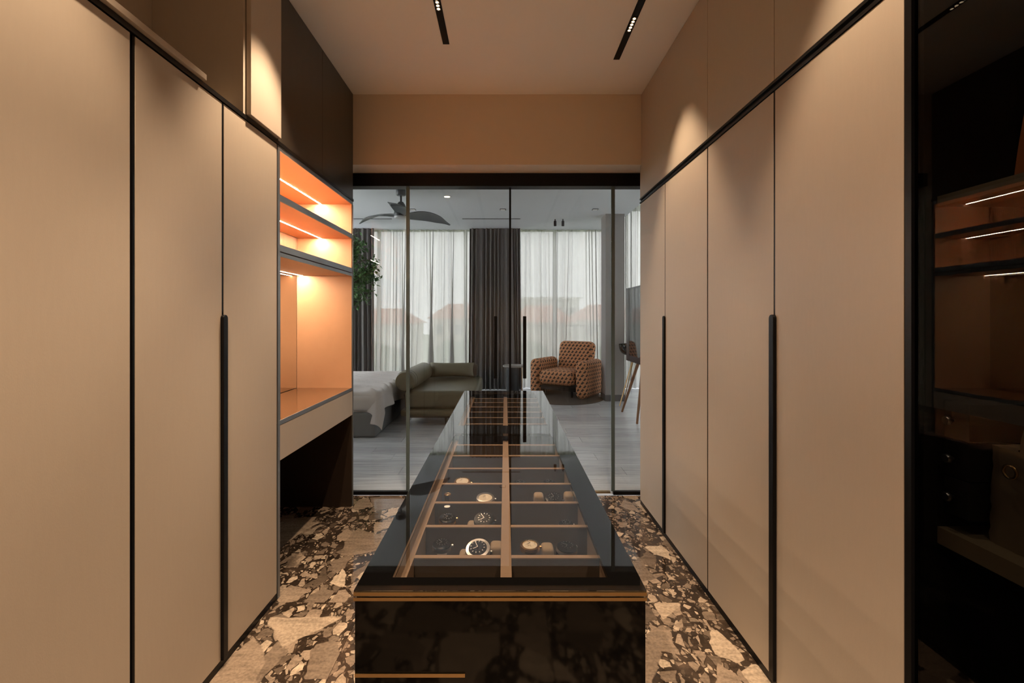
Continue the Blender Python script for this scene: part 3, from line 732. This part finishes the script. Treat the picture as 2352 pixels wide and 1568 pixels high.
# curtains ------------------------------------------------------------------
def curtain(name, label, p0, p1, z0, z1, folds, amp, m, seed, lean=0.0, ov=0.25, group=None, spread=1.0):
    rnd = random.Random(seed)
    p0, p1 = Vector((*p0, 0)), Vector((*p1, 0)); d = p1-p0; Ln = d.length; d.normalize(); nrm = Vector((-d.y, d.x, 0))
    per = 10; n = folds*per; rows = 9
    widths = [rnd.uniform(0.45, 1.6) for _ in range(folds)]; tot = sum(widths)
    amps = [amp*rnd.uniform(0.5, 1.3) for _ in range(folds)]; leans = [rnd.gauss(0, lean) for _ in range(folds+1)]
    ovs = [ov*rnd.uniform(0.0, 1.8) for _ in range(folds)]
    s_ = []; acc = 0
    for i in range(folds):
        for j in range(per):
            f = j/per; s_.append((acc+widths[i]*f, i, f))
        acc += widths[i]
    s_.append((acc, folds-1, 1.0))
    vs = []; fs = []
    for r_ in range(rows+1):
        h = r_/rows; drop = 1-h
        for (a, i, f) in s_:
            base = a/tot*Ln
            ln_ = (leans[i]*(1-f)+leans[i+1]*f)*drop**1.3
            edge = min(1, min(base, Ln-base)/0.15)
            off = base + edge*(ln_ + ovs[i]*widths[i]/tot*Ln*math.sin(4*math.pi*f)*0.5)
            off = Ln/2 + (off-Ln/2)*(1+(spread-1)*drop)
            y = amps[i]*math.sin(2*math.pi*f)*(0.75+0.4*drop)
            p = p0 + d*off + nrm*y
            vs.append((p.x, p.y, z0+(z1-z0)*h))
    q = len(s_)
    for r_ in range(rows):
        for k in range(q-1): fs.append((r_*q+k, r_*q+k+1, (r_+1)*q+k+1, (r_+1)*q+k))
    o = MB().add(vs, fs).build(name, m, None, smooth=True)
    return tag(o, label, 'curtain', group)
CYY = 8.40
curtain('sheer_curtain', 'white sheer curtain behind the bed and daybed', (px(850, CYY), CYY), (px(1090, CYY), CYY), 0.01, 3.0, 20, 0.035, 'sheer', 3, 0.06, 0.22, 'sheer curtains')
curtain('sheer_curtain', 'white sheer curtain behind the patterned armchair', (px(1188, CYY), CYY), (px(1396, CYY), CYY), 0.01, 3.0, 18, 0.035, 'sheer', 9, 0.06, 0.22, 'sheer curtains')
curtain('sheer_curtain', 'white sheer curtain right of the grey column', (1.95, CYY-0.02), (2.52, CYY-0.02), 0.01, 3.38, 9, 0.04, 'sheer', 4, 0.03, 0.5, 'sheer curtains')
curtain('sheer_curtain', 'white sheer curtain along the side window on the right', (2.58, 8.3), (2.58, 3.7), 0.01, 3.38, 26, 0.05, 'sheer', 5, 0.03, 0.4, 'sheer curtains')
curtain('dark_curtain', 'dark grey blackout curtain gathered between the two sheers', (px(1079, 8.27), 8.27), (px(1195, 8.27), 8.27), 0.002, 3.0, 13, 0.045, 'drape_dark', 11, 0.012, 0.5, 'blackout curtains', 1.05)
curtain('dark_curtain', 'dark grey blackout curtain at the left behind the tree', (px(770, 8.27), 8.27), (px(859, 8.27), 8.27), 0.002, 3.0, 10, 0.05, 'drape_dark', 12, 0.01, 0.4, 'blackout curtains')
curtain('sheer_curtain', 'white sheer curtain at the far left behind the tree', (-4.1, CYY), (px(775, CYY), CYY), 0.01, 3.0, 12, 0.035, 'sheer', 6, 0.04, 0.2, 'sheer curtains')
# column ---------------------------------------------------------------------
cl = thing('wall_column', 'grey square column with dark skirting beside the armchair', None, (1.72, 7.4, 0)); cl['kind'] = 'structure'
bx('shaft', 'column_plaster', cl, 1.572, 1.868, 7.11, 7.44, 0.10, BZ)
bx('skirting', 'dark_skirting', cl, 1.562, 1.878, 7.10, 7.45, 0.001, 0.10)

# ceiling items ---------------------------------------------------------------
for p, lb in ((820, 'l'), (1062, 'r')):
    pass
o = bx('air_slot', 'alu_dark', None, px(812, 7.46), px(900, 7.46), 7.45, 7.47, BZ-0.006, BZ-0.0005); tag(o, 'thin dark air slot in the bedroom ceiling at the left, below the fan', 'vent', 'ceiling air slots')
o = bx('air_slot', 'alu_dark', None, px(1062, 7.46), px(1195, 7.46), 7.45, 7.47, BZ-0.006, BZ-0.0005); tag(o, 'thin dark air slot in the bedroom ceiling above the dark curtain', 'vent', 'ceiling air slots')
for p, lb in ((948, 'small square ceiling fitting right behind the fan motor'), (1155, 'small square ceiling fitting left of the door stile'), (1367, 'small square ceiling fitting above the right sheer')):
    t = thing('ceiling_fitting', lb, 'light', (px(p, 6.82), 6.82, BZ-0.01), group='small bedroom ceiling fittings')
    bx('frame', 'alu_dark', t, px(p, 6.82)-0.045, px(p, 6.82)+0.045, 6.775, 6.865, BZ-0.006, BZ-0.0005, bevel=0.002)
    bx('lens', 'bed_wall', t, px(p, 6.82)-0.035, px(p, 6.82)+0.035, 6.785, 6.855, BZ-0.008, BZ-0.0062)
t = thing('downlight', 'lit warm recessed downlight in the bedroom ceiling', 'light', (px(1027, 6.09), 6.09, BZ-0.01))
MB().lathe([(0.055, 0), (0.055, -0.004), (0.042, -0.006), (0.040, -0.002)], (px(1027, 6.09), 6.09, BZ-0.0005), 24).build('trim_ring', 'bed_ceiling', t, smooth=True)
MB().lathe([(0.038, -0.004), (0.038, -0.0065)], (px(1027, 6.09), 6.09, BZ-0.0005), 20).build('lens', 'lamp_face', t)
for p, lb in ((1275, 'black cylinder spotlight on the bedroom ceiling, left one of the pair'), (1293, 'black cylinder spotlight on the bedroom ceiling, right one of the pair')):
    x = px(p, 7.5); t = thing('spotlight', lb, 'light', (x, 7.5, BZ-0.1), group='cylinder spotlights')
    MB().lathe([(0.010, BZ-0.0005), (0.010, BZ-0.03)], (x, 7.5, 0), 10).build('stem', 'alu_dark', t, smooth=True)
    MB().lathe([(0.020, BZ-0.028), (0.023, BZ-0.032), (0.023, BZ-0.112), (0.018, BZ-0.112), (0.017, BZ-0.10)], (x, 7.5, 0), 18).build('barrel', 'alu_dark', t, smooth=True)

# ceiling fan -------------------------------------------------------------------
fx, fy = px(921, 5.74), 5.74
fan = thing('ceiling_fan', 'grey three-blade ceiling fan hanging in the bedroom', 'ceiling fan', (fx, fy, 2.55))
MB().lathe([(0.055, BZ-0.0005), (0.062, BZ-0.01), (0.062, BZ-0.075), (0.05, BZ-0.085)], (fx, fy, 0), 24).build('canopy', 'fan_grey', fan, smooth=True)
MB().lathe([(0.013, BZ-0.08), (0.013, 2.73)], (fx, fy, 0), 12).build('downrod', 'fan_grey', fan, smooth=True)
MB().lathe([(0.03, 2.76), (0.05, 2.73), (0.062, 2.70), (0.085, 2.64), (0.09, 2.60), (0.085, 2.575)], (fx, fy, 0), 24).build('motor', 'fan_grey', fan, smooth=True)
MB().lathe([(0.085, 2.574), (0.078, 2.555), (0.05, 2.545), (0.002, 2.542)], (fx, fy, 0), 24).build('light_cover', 'fan_light', fan, smooth=True)
def blade(ang):
    n = 14; vs = []; fs = []
    for k in range(n+1):
        s = k/n; r_ = 0.07+0.62*s; w = 0.055+0.06*math.sin(math.pi*min(1, s*1.05)**0.8)*1.0
        w *= (1-max(0, s-0.75)/0.25*0.85); zc = 2.60 + 0.045*math.sin(math.pi*s*0.9) - 0.05*s*s*1.2
        tw = R(-20)*(1-0.4*s)
        for j in (-1, 0, 1):
            yy_ = j*w; vs.append((r_, yy_*math.cos(tw)+0.02*math.sin(math.pi*s), zc+yy_*math.sin(tw)+(0.008 if j == 0 else 0)))
    for k in range(n):
        for j in range(2): fs.append((k*3+j, k*3+j+1, k*3+j+4, k*3+j+3))
    low = [(a, b2, c-0.008) for a, b2, c in vs]; q = len(vs)
    f2 = fs+[tuple(q+i for i in f)[::-1] for f in fs]
    for k in range(n):
        f2.append((k*3, k*3+3, q+k*3+3, q+k*3)); f2.append((k*3+2, q+k*3+2, q+k*3+5, k*3+5))
    f2.append((n*3, n*3+1, q+n*3+1, q+n*3)); f2.append((n*3+1, n*3+2, q+n*3+2, q+n*3+1)); f2.append((0, q, q+1, 1)); f2.append((1, q+1, q+2, 2))
    M = Matrix.Translation((fx, fy, 0)) @ rot('Z', ang)
    return MB().add(vs+low, f2).xf(M).build('blade', 'fan_grey', fan, smooth=True)
for a in (34, 154, 274): blade(R(a))

# bed --------------------------------------------------------------------------------
bed = thing('bed', 'low grey upholstered bed cut off by the dressing table, foot towards the daybed', 'bed', (-2.3, 5.85, 0))
bx('base', 'bed_fabric', bed, -3.50, -1.40, 4.93, 6.80, 0.0, 0.27, bevel=0.03, seg=4)
bx('mattress', 'duvet', bed, -3.50, -1.36, 4.95, 6.79, 0.272, 0.46, bevel=0.06, seg=5)
bx('headboard', 'bed_fabric', bed, -3.62, -3.51, 4.85, 6.9, 0.0, 1.05, bevel=0.04, seg=4)
def make_duvet():
    xe, ye, top = -1.42, 5.04, 0.487                      # corner of the mattress top the cloth breaks over
    nx, ny = 150, 170; vs = []; fs = []; rr_ = 0.055; RC = 0.16
    for j in range(ny+1):
        for i in range(nx+1):
            u = -3.1 + 1.94*i/nx                          # 0.26 past the foot edge
            v_ = 6.82 - 2.16*j/ny                         # 0.38 past the front edge
            dx, dy = max(0, u-xe), max(0, ye-v_); h = math.hypot(dx, dy)
            fade = max(0, min(1, (u+2.75)/0.7))*max(0, min(1, (6.75-v_)/0.2))
            wr = fade*(0.034*((1-abs(math.sin(15*(v_+0.45*u)+1.6*math.sin(3.1*u+v_)+0.5*math.sin(9*u))))**2-0.3) + 0.006*math.sin(13*u+19*v_))
            if h < 1e-6: vs.append((u, v_, top+wr+0.004)); continue
            if dx == 0: ang = 0.0; per = u-xe
            elif dy == 0: ang = math.pi/2; per = RC*math.pi/2+(v_-ye)
            else: ang = math.atan2(dx, dy); per = RC*ang
            ox, oy = math.sin(ang), -math.cos(ang)
            an = math.pi/2*min(1, h/(rr_*1.571)); out = rr_*math.sin(an); dn = rr_*(1-math.cos(an))+max(0, h-rr_*1.571)
            g = min(1, dn/0.22)
            out += g*(0.026*math.sin(per*13+0.6)+0.010*math.sin(per*23+1.9)) + 0.10*max(0, dn-0.02) + 0.10*dn*math.sin(2*ang)
            dn2 = dn*(0.93 + 0.06*math.sin(per*6+1.2)*(1-abs(math.sin(2*ang)))) 
            vs.append((min(u, xe)+ox*out, max(v_, ye)+oy*out, top+0.004-dn2+wr*max(0, 1-h/0.08)))
    q = nx+1
    for j in range(ny):
        for i in range(nx): fs.append((j*q+i, j*q+i+1, (j+1)*q+i+1, (j+1)*q+i))
    o = MB().add(vs, fs).build('duvet', 'duvet', None, smooth=True)
    md = o.modifiers.new('thickness', 'SOLIDIFY'); md.thickness = 0.012; md.offset = 1
    return tag(o, 'rumpled pale pinkish grey duvet draped over the corner of the bed', 'duvet')
make_duvet()

# daybed -------------------------------------------------------------------------------
db = thing('daybed', 'olive green leather daybed with bolsters at the foot of the bed', 'daybed', (-0.8, 6.2, 0))
bx('frame', 'olive_leather', db, -1.26, -0.33, 5.46, 6.95, 0.115, 0.195, bevel=0.03, seg=4)
bx('seat', 'olive_leather', db, -1.22, -0.34, 5.50, 6.94, 0.198, 0.415, bevel=0.055, seg=6)
for a, c in ((-1.19, 5.56), (-0.72, 5.56), (-0.40, 5.56), (-1.19, 6.86), (-0.40, 6.86)):
    MB().tube([(a, c, 0.001), (a, c, 0.05), (a, c, 0.114)], [0.010, 0.014, 0.018], 10).build('leg', 'brown_leather', db, smooth=True)
bx('rail', 'brown_leather', db, -1.20, -0.38, 5.50, 5.53, 0.095, 0.114)
def roll(name, p0, p1, r_, m, parent):
    p0, p1 = Vector(p0), Vector(p1); d = (p1-p0)
    ts = [0, 0.02, 0.05, 0.3, 0.6, 0.95, 0.98, 1]; rs = [r_*0.88, r_*0.97, r_, r_*1.01, r_*1.01, r_, r_*0.97, r_*0.88]
    o = MB().tube([p0+d*t_ for t_ in ts], rs, 32).build(name, m, parent, smooth=True)
    for t_ in (0.05, 0.13):
        q = p0+d*t_
        MB().tube([q-d.normalized()*0.004, q, q+d.normalized()*0.004], [r_*1.005, r_*1.025, r_*1.005], 32, caps=False).build('piping', 'olive_dark', o, smooth=True)
    return o
roll('bolster', (-1.205, 5.46, 0.535), (-1.17, 6.62, 0.535), 0.125, 'olive_leather', db)
roll('back_bolster', (-1.20, 6.86, 0.515), (-0.42, 6.86, 0.515), 0.095, 'brown_leather', db)
def pillow(name, w, h, t_, M, m, label):
    n = 16; vs = []; fs = []
    for s in (1, -1):
        for j in range(n+1):
            for i in range(n+1):
                a, b2 = i/n*2-1, j/n*2-1
                e = (1-abs(a)**2.6)**0.5*(1-abs(b2)**2.6)**0.5
                pin = 1-0.13*(1-a*a)*abs(b2)**2
                pin2 = 1-0.07*(1-b2*b2)*abs(a)**2
                vs.append((a*w/2*pin2, s*t_/2*e, b2*h/2*pin))
    q = n+1; off = q*q
    for j in range(n):
        for i in range(n):
            f = (j*q+i, j*q+i+1, (j+1)*q+i+1, (j+1)*q+i); fs.append(f); fs.append(tuple(k+off for k in f)[::-1])
    o = MB().add(vs, fs).xf(M).build(name, m, None, smooth=True)
    bm = bmesh.new(); bm.from_mesh(o.data); bmesh.ops.remove_doubles(bm, verts=bm.verts, dist=0.0006); bmesh.ops.recalc_face_normals(bm, faces=bm.faces); bm.to_mesh(o.data); bm.free()
    return tag(o, label, 'cushion')
pillow('throw_pillow', 0.66, 0.23, 0.17, Matrix.Translation((-0.775, 6.63, 0.545)) @ rot('X', R(-22)), 'olive_cushion', 'olive leather cushion leaning on the daybed back roll')

# side table ------------------------------------------------------------------------------
st = thing('side_table', 'small round stone side table between daybed and armchair', 'side table', (0.14, 7.05, 0))
MB().lathe([(0.17, 0.545), (0.175, 0.55), (0.175, 0.567), (0.17, 0.572)], (0.14, 7.05, 0), 32).build('top', 'table_stone', st, smooth=True)
MB().lathe([(0.10, 0.02), (0.10, 0.30), (0.10, 0.5445)], (0.12, 7.05, 0), 24).build('drum', 'alu_dark', st, smooth=True)
MB().lathe([(0.15, 0.001), (0.15, 0.012), (0.12, 0.019)], (0.14, 7.05, 0), 28).build('foot', 'alu_dark', st, smooth=True)
MB().tube([(0.26, 7.0, 0.012), (0.26, 7.0, 0.545)], 0.007, 8).build('leg', 'bronze', st, smooth=True)

# rug and armchair -------------------------------------------------------------------------
o = MB().lathe([(1.02, 0.0005), (1.03, 0.004), (1.025, 0.010), (1.0, 0.012)], (0.97, 7.74, 0), 64).build('round_rug', 'rug_brown', None, smooth=True)
o.scale = (0.66, 0.74, 1); o.location.x = 0.95; o.location.y = 7.54
tag(o, 'dark brown round rug under the patterned armchair', 'rug')
AZ = 0.0125
ac = thing('armchair', 'plump rounded armchair in orange and black houndstooth fabric', 'armchair', (1.05, 7.73, AZ), R(-35))
W2, D2 = 0.525, 0.39
for s, nm in ((-1, 'arm'), (1, 'arm')):
    a, c = sorted((s*W2, s*(W2-0.20)))
    am = MB().box(a, c, -D2, D2-0.04, 0.0, 0.60).build('arm', 'tweed', ac, bevel=0.095, seg=8, local=True, boxuv=True)
MB().box(-W2+0.205, W2-0.205, -D2-0.05, D2-0.15, 0.19, 0.43).build('seat', 'tweed', ac, bevel=0.10, seg=8, local=True, boxuv=True)
M = Matrix.Translation((0, D2-0.12, 0.20)) @ rot('X', R(-12))
bkr = MB().box(-0.335, 0.335, -0.10, 0.10, 0.06, 0.70).build('backrest', 'tweed', ac, bevel=0.095, seg=8, local=True, boxuv=True)
bkr.location = Matrix.Translation((0, D2-0.11, 0.19)) @ (rot('X', R(-12)) @ bkr.location); bkr.rotation_euler = (R(-12), 0, 0)
MB().box(-W2+0.21, W2-0.21, -D2+0.06, D2-0.05, 0.10, 0.165).build('base', 'black_metal', ac, local=True)
for a in (-0.24, 0.24):
    MB().tube([(a, -D2+0.10, 0.001), (a, -D2+0.10, 0.10)], 0.018, 10).build('leg', 'black_metal', ac, local=True, smooth=True)

# television on an easel, bar stool -----------------------------------------------------------
tv = thing('television', 'flat television on a wooden easel stand, mostly hidden by the right wardrobe', 'television', (1.70, 5.6, 0))
bx('screen', 'screen', tv, 1.6695, 1.671, 5.0, 6.13, 0.80, 1.69)
bx('housing', 'tv_bezel', tv, 1.6715, 1.705, 4.92, 6.255, 0.72, 1.705, bevel=0.004)
bx('bezel', 'tv_bezel', tv, 1.668, 1.671, 6.131, 6.255, 0.72, 1.705)
for (a, b2) in (((1.62, 6.30, 0.004), (1.735, 5.72, 0.92)), ((1.615, 5.57, 0.004), (1.735, 5.66, 0.92)), ((2.10, 5.60, 0.004), (1.74, 5.69, 0.92))):
    MB().tube([a, ((a[0]+b2[0])/2, (a[1]+b2[1])/2, (a[2]+b2[2])/2), b2], [0.014, 0.019, 0.022], 12).build('leg', 'wood_leg', tv, smooth=True)
bs = thing('bar_stool', 'bucket stool with dark shell, patterned seat and thin brass legs, far right', 'stool', (1.97, 6.82, 0))
vs = []; fs = []; n, k = 32, 10
def shell(rr_, th):
    vs = []; fs = []
    for j in range(k+1):
        a = j/k
        for i in range(n):
            t_ = 2*math.pi*i/n; hgt = 0.17+0.09*max(0, math.cos(t_-0.3))
            r_ = rr_*(math.sin(a*math.pi/2)**0.55)
            vs.append((1.97+r_*math.cos(t_), 6.82+r_*math.sin(t_), 0.735-th+hgt*(a**2.2)))
    for j in range(k):
        for i in range(n): fs.append((j*n+i, j*n+(i+1)%n, (j+1)*n+(i+1)%n, (j+1)*n+i))
    return MB().add(vs, fs)
shell(0.26, 0.0).build('shell', 'screen', bs, smooth=True)
MB().lathe([(0.10, 0.742), (0.205, 0.775), (0.225, 0.82), (0.21, 0.88), (0.15, 0.905), (0.01, 0.91)], (1.97, 6.82, 0), 28).build('seat', 'tweed_small', bs, smooth=True, boxuv=True)
for i in range(4):
    t_ = R(20+90*i); a = (1.97+0.05*math.cos(t_), 6.82+0.05*math.sin(t_), 0.735); b2 = (1.97+0.30*math.cos(t_), 6.82+0.34*math.sin(t_), 0.004)
    MB().tube([a, b2], 0.0085, 8).build('leg', 'bronze', bs, smooth=True)

# indoor tree ------------------------------------------------------------------------------------
tr = thing('indoor_tree', 'leafy green indoor tree behind the bed, left edge of the glass', 'plant', (-2.58, 7.45, 0))
MB().lathe([(0.14, 0.001), (0.17, 0.03), (0.20, 0.38), (0.18, 0.38), (0.17, 0.34), (0.01, 0.34)], (-2.58, 7.45, 0), 24).build('pot', 'pot', tr, smooth=True)
MB().tube([(-2.58, 7.45, 0.3), (-2.60, 7.44, 1.0), (-2.55, 7.46, 1.7), (-2.57, 7.45, 2.3)], [0.03, 0.026, 0.02, 0.01], 10).build('trunk', 'bark', tr, smooth=True)
rnd = random.Random(21); lv = MB(); br = MB()
for q in range(40):
    z = rnd.uniform(1.55, 2.6); a = rnd.uniform(0, 2*math.pi); rad = 0.46*math.sin(math.pi*min(1, (z-1.25)/1.5))**0.6*rnd.uniform(0.75, 1.0)
    p0 = Vector((-2.55, 7.45, z-0.12)); p1 = Vector((-2.53+rad*math.cos(a), 7.45+rad*math.sin(a)*0.8, z+rnd.uniform(-0.05, 0.15)))
    br.tube([p0, (p0+p1)/2+Vector((0, 0, 0.03)), p1], [0.007, 0.005, 0.003], 5)
    for _ in range(46):
        f = rnd.uniform(0.25, 1.05); c = p0.lerp(p1, f)+Vector((rnd.gauss(0, 0.055), rnd.gauss(0, 0.055), rnd.gauss(0, 0.06)))
        L_ = rnd.uniform(0.06, 0.10); w = L_*0.32
        Mx = Matrix.Translation(c) @ Euler((rnd.uniform(-1.2, 0.3), rnd.uniform(-0.6, 0.6), rnd.uniform(0, 6.28))).to_matrix().to_4x4()
        pts = [(0, 0, 0), (w, L_*0.45, -0.006), (0, L_*0.45, 0.004), (-w, L_*0.45, -0.006), (0, L_, -0.012)]
        lv.add([Mx @ Vector(p) for p in pts], [(0, 1, 2), (0, 2, 3), (2, 1, 4), (3, 2, 4)])
br.build('branches', 'bark', tr)['kind'] = 'stuff'
lv.build('foliage', 'leaf', tr)['kind'] = 'stuff'

# ================================================================== outside
o = MB().box(-160, 160, 11, 260, -8.2, -8.0).build('ground', 'garden', None); struct(o)
bl = struct(bx('floor_balcony', 'pot', None, -0.1, 3.4, 8.75, 9.55, -0.2, -0.02))
rl = thing('balcony_railing', 'dark metal balcony railing behind the right sheer curtain', 'railing', (1.5, 9.45, 0))
bx('top_rail', 'black_metal', rl, 0.0, 3.3, 9.40, 9.45, 1.125, 1.16)
for x in (0.02, 0.95, 1.9, 2.8, 3.28): bx('post', 'alu_dark', rl, x-0.015, x+0.015, 9.41, 9.44, -0.019, 1.125)
for a, c in ((0.04, 0.93), (0.97, 1.88), (1.92, 2.78)): bx('glass_panel', 'window_glass', rl, a, c, 9.425, 9.426, 0.06, 1.10)
def house(x, y, w, d, h, hr, wall, label, flat=False):
    g = -8.0; t = thing('house', label, 'building', (x, y, g), group='houses beyond the window')
    bx('wall', wall, t, x-w/2, x+w/2, y, y+d, g, g+h)
    if flat: bx('roof', 'house_white', t, x-w/2-0.3, x+w/2+0.3, y-0.3, y+d+0.3, g+h, g+h+0.5)
    else:
        MB().add([(x-w/2-.5, y-.5, g+h), (x+w/2+.5, y-.5, g+h), (x+w/2+.5, y+d+.5, g+h), (x-w/2-.5, y+d+.5, g+h), (x-w/4, y+d/2, g+h+hr), (x+w/4, y+d/2, g+h+hr)],
             [(0,1,5,4), (2,3,4,5), (1,2,5), (3,0,4), (3,2,1,0)]).build('roof', 'roof_tile', t)
    nw = max(2, int(w/2.6))
    for fl_ in range(int(h/3)):
        for i in range(nw):
            cx_ = x-w/2+w*(i+0.5)/nw
            bx('window', 'house_window', t, cx_-0.55, cx_+0.55, y-0.05, y+0.02, g+1+3*fl_, g+2.4+3*fl_)
house(-16.5, 58, 9, 9, 8.6, 2.0, 'house_white', 'white house with red tiled roof behind the left sheer, leftmost')
house(-6.5, 64, 8, 8, 9.2, 2.2, 'house_cream', 'cream house with red tiled roof behind the left sheer, nearer the dark curtain')
house(4.5, 54, 7, 9, 8.8, 2.1, 'house_cream', 'cream house with red tiled roof behind the right sheer, left part')
house(14.5, 60, 10, 10, 9.0, 2.2, 'house_white', 'white house with red tiled roof behind the right sheer, right part')
house(8, 92, 14, 10, 13.0, 2.0, 'house_white', 'taller pale apartment block far behind the right sheer', True)
rnd = random.Random(8)
for q, (x, y) in enumerate(((-19, 40), (-11, 38), (-4.5, 42), (2.0, 40), (7.0, 36), (12.5, 41), (18, 44))):
    t = thing('garden_tree', ['round green garden tree at the far left outside', 'round green garden tree below the white house', 'round green garden tree left of the dark curtain', 'round green garden tree right of the dark curtain', 'round green garden tree behind the armchair', 'round green garden tree near the column', 'round green garden tree at the far right outside'][q], 'tree', (x, y, -8), group='garden trees')
    MB().tube([(x, y, -8), (x, y, -4.5)], [0.25, 0.18], 8).build('trunk', 'bark', t)
    bm = bmesh.new(); bmesh.ops.create_icosphere(bm, subdivisions=3, radius=2.6)
    m_ = MB(); m_.add([v_.co*(1+rnd.uniform(-0.14, 0.14))+Vector((x, y, -3.4)) for v_ in bm.verts], [tuple(v_.index for v_ in f.verts) for f in bm.faces]); bm.free()
    m_.build('crown', 'tree_far', t)
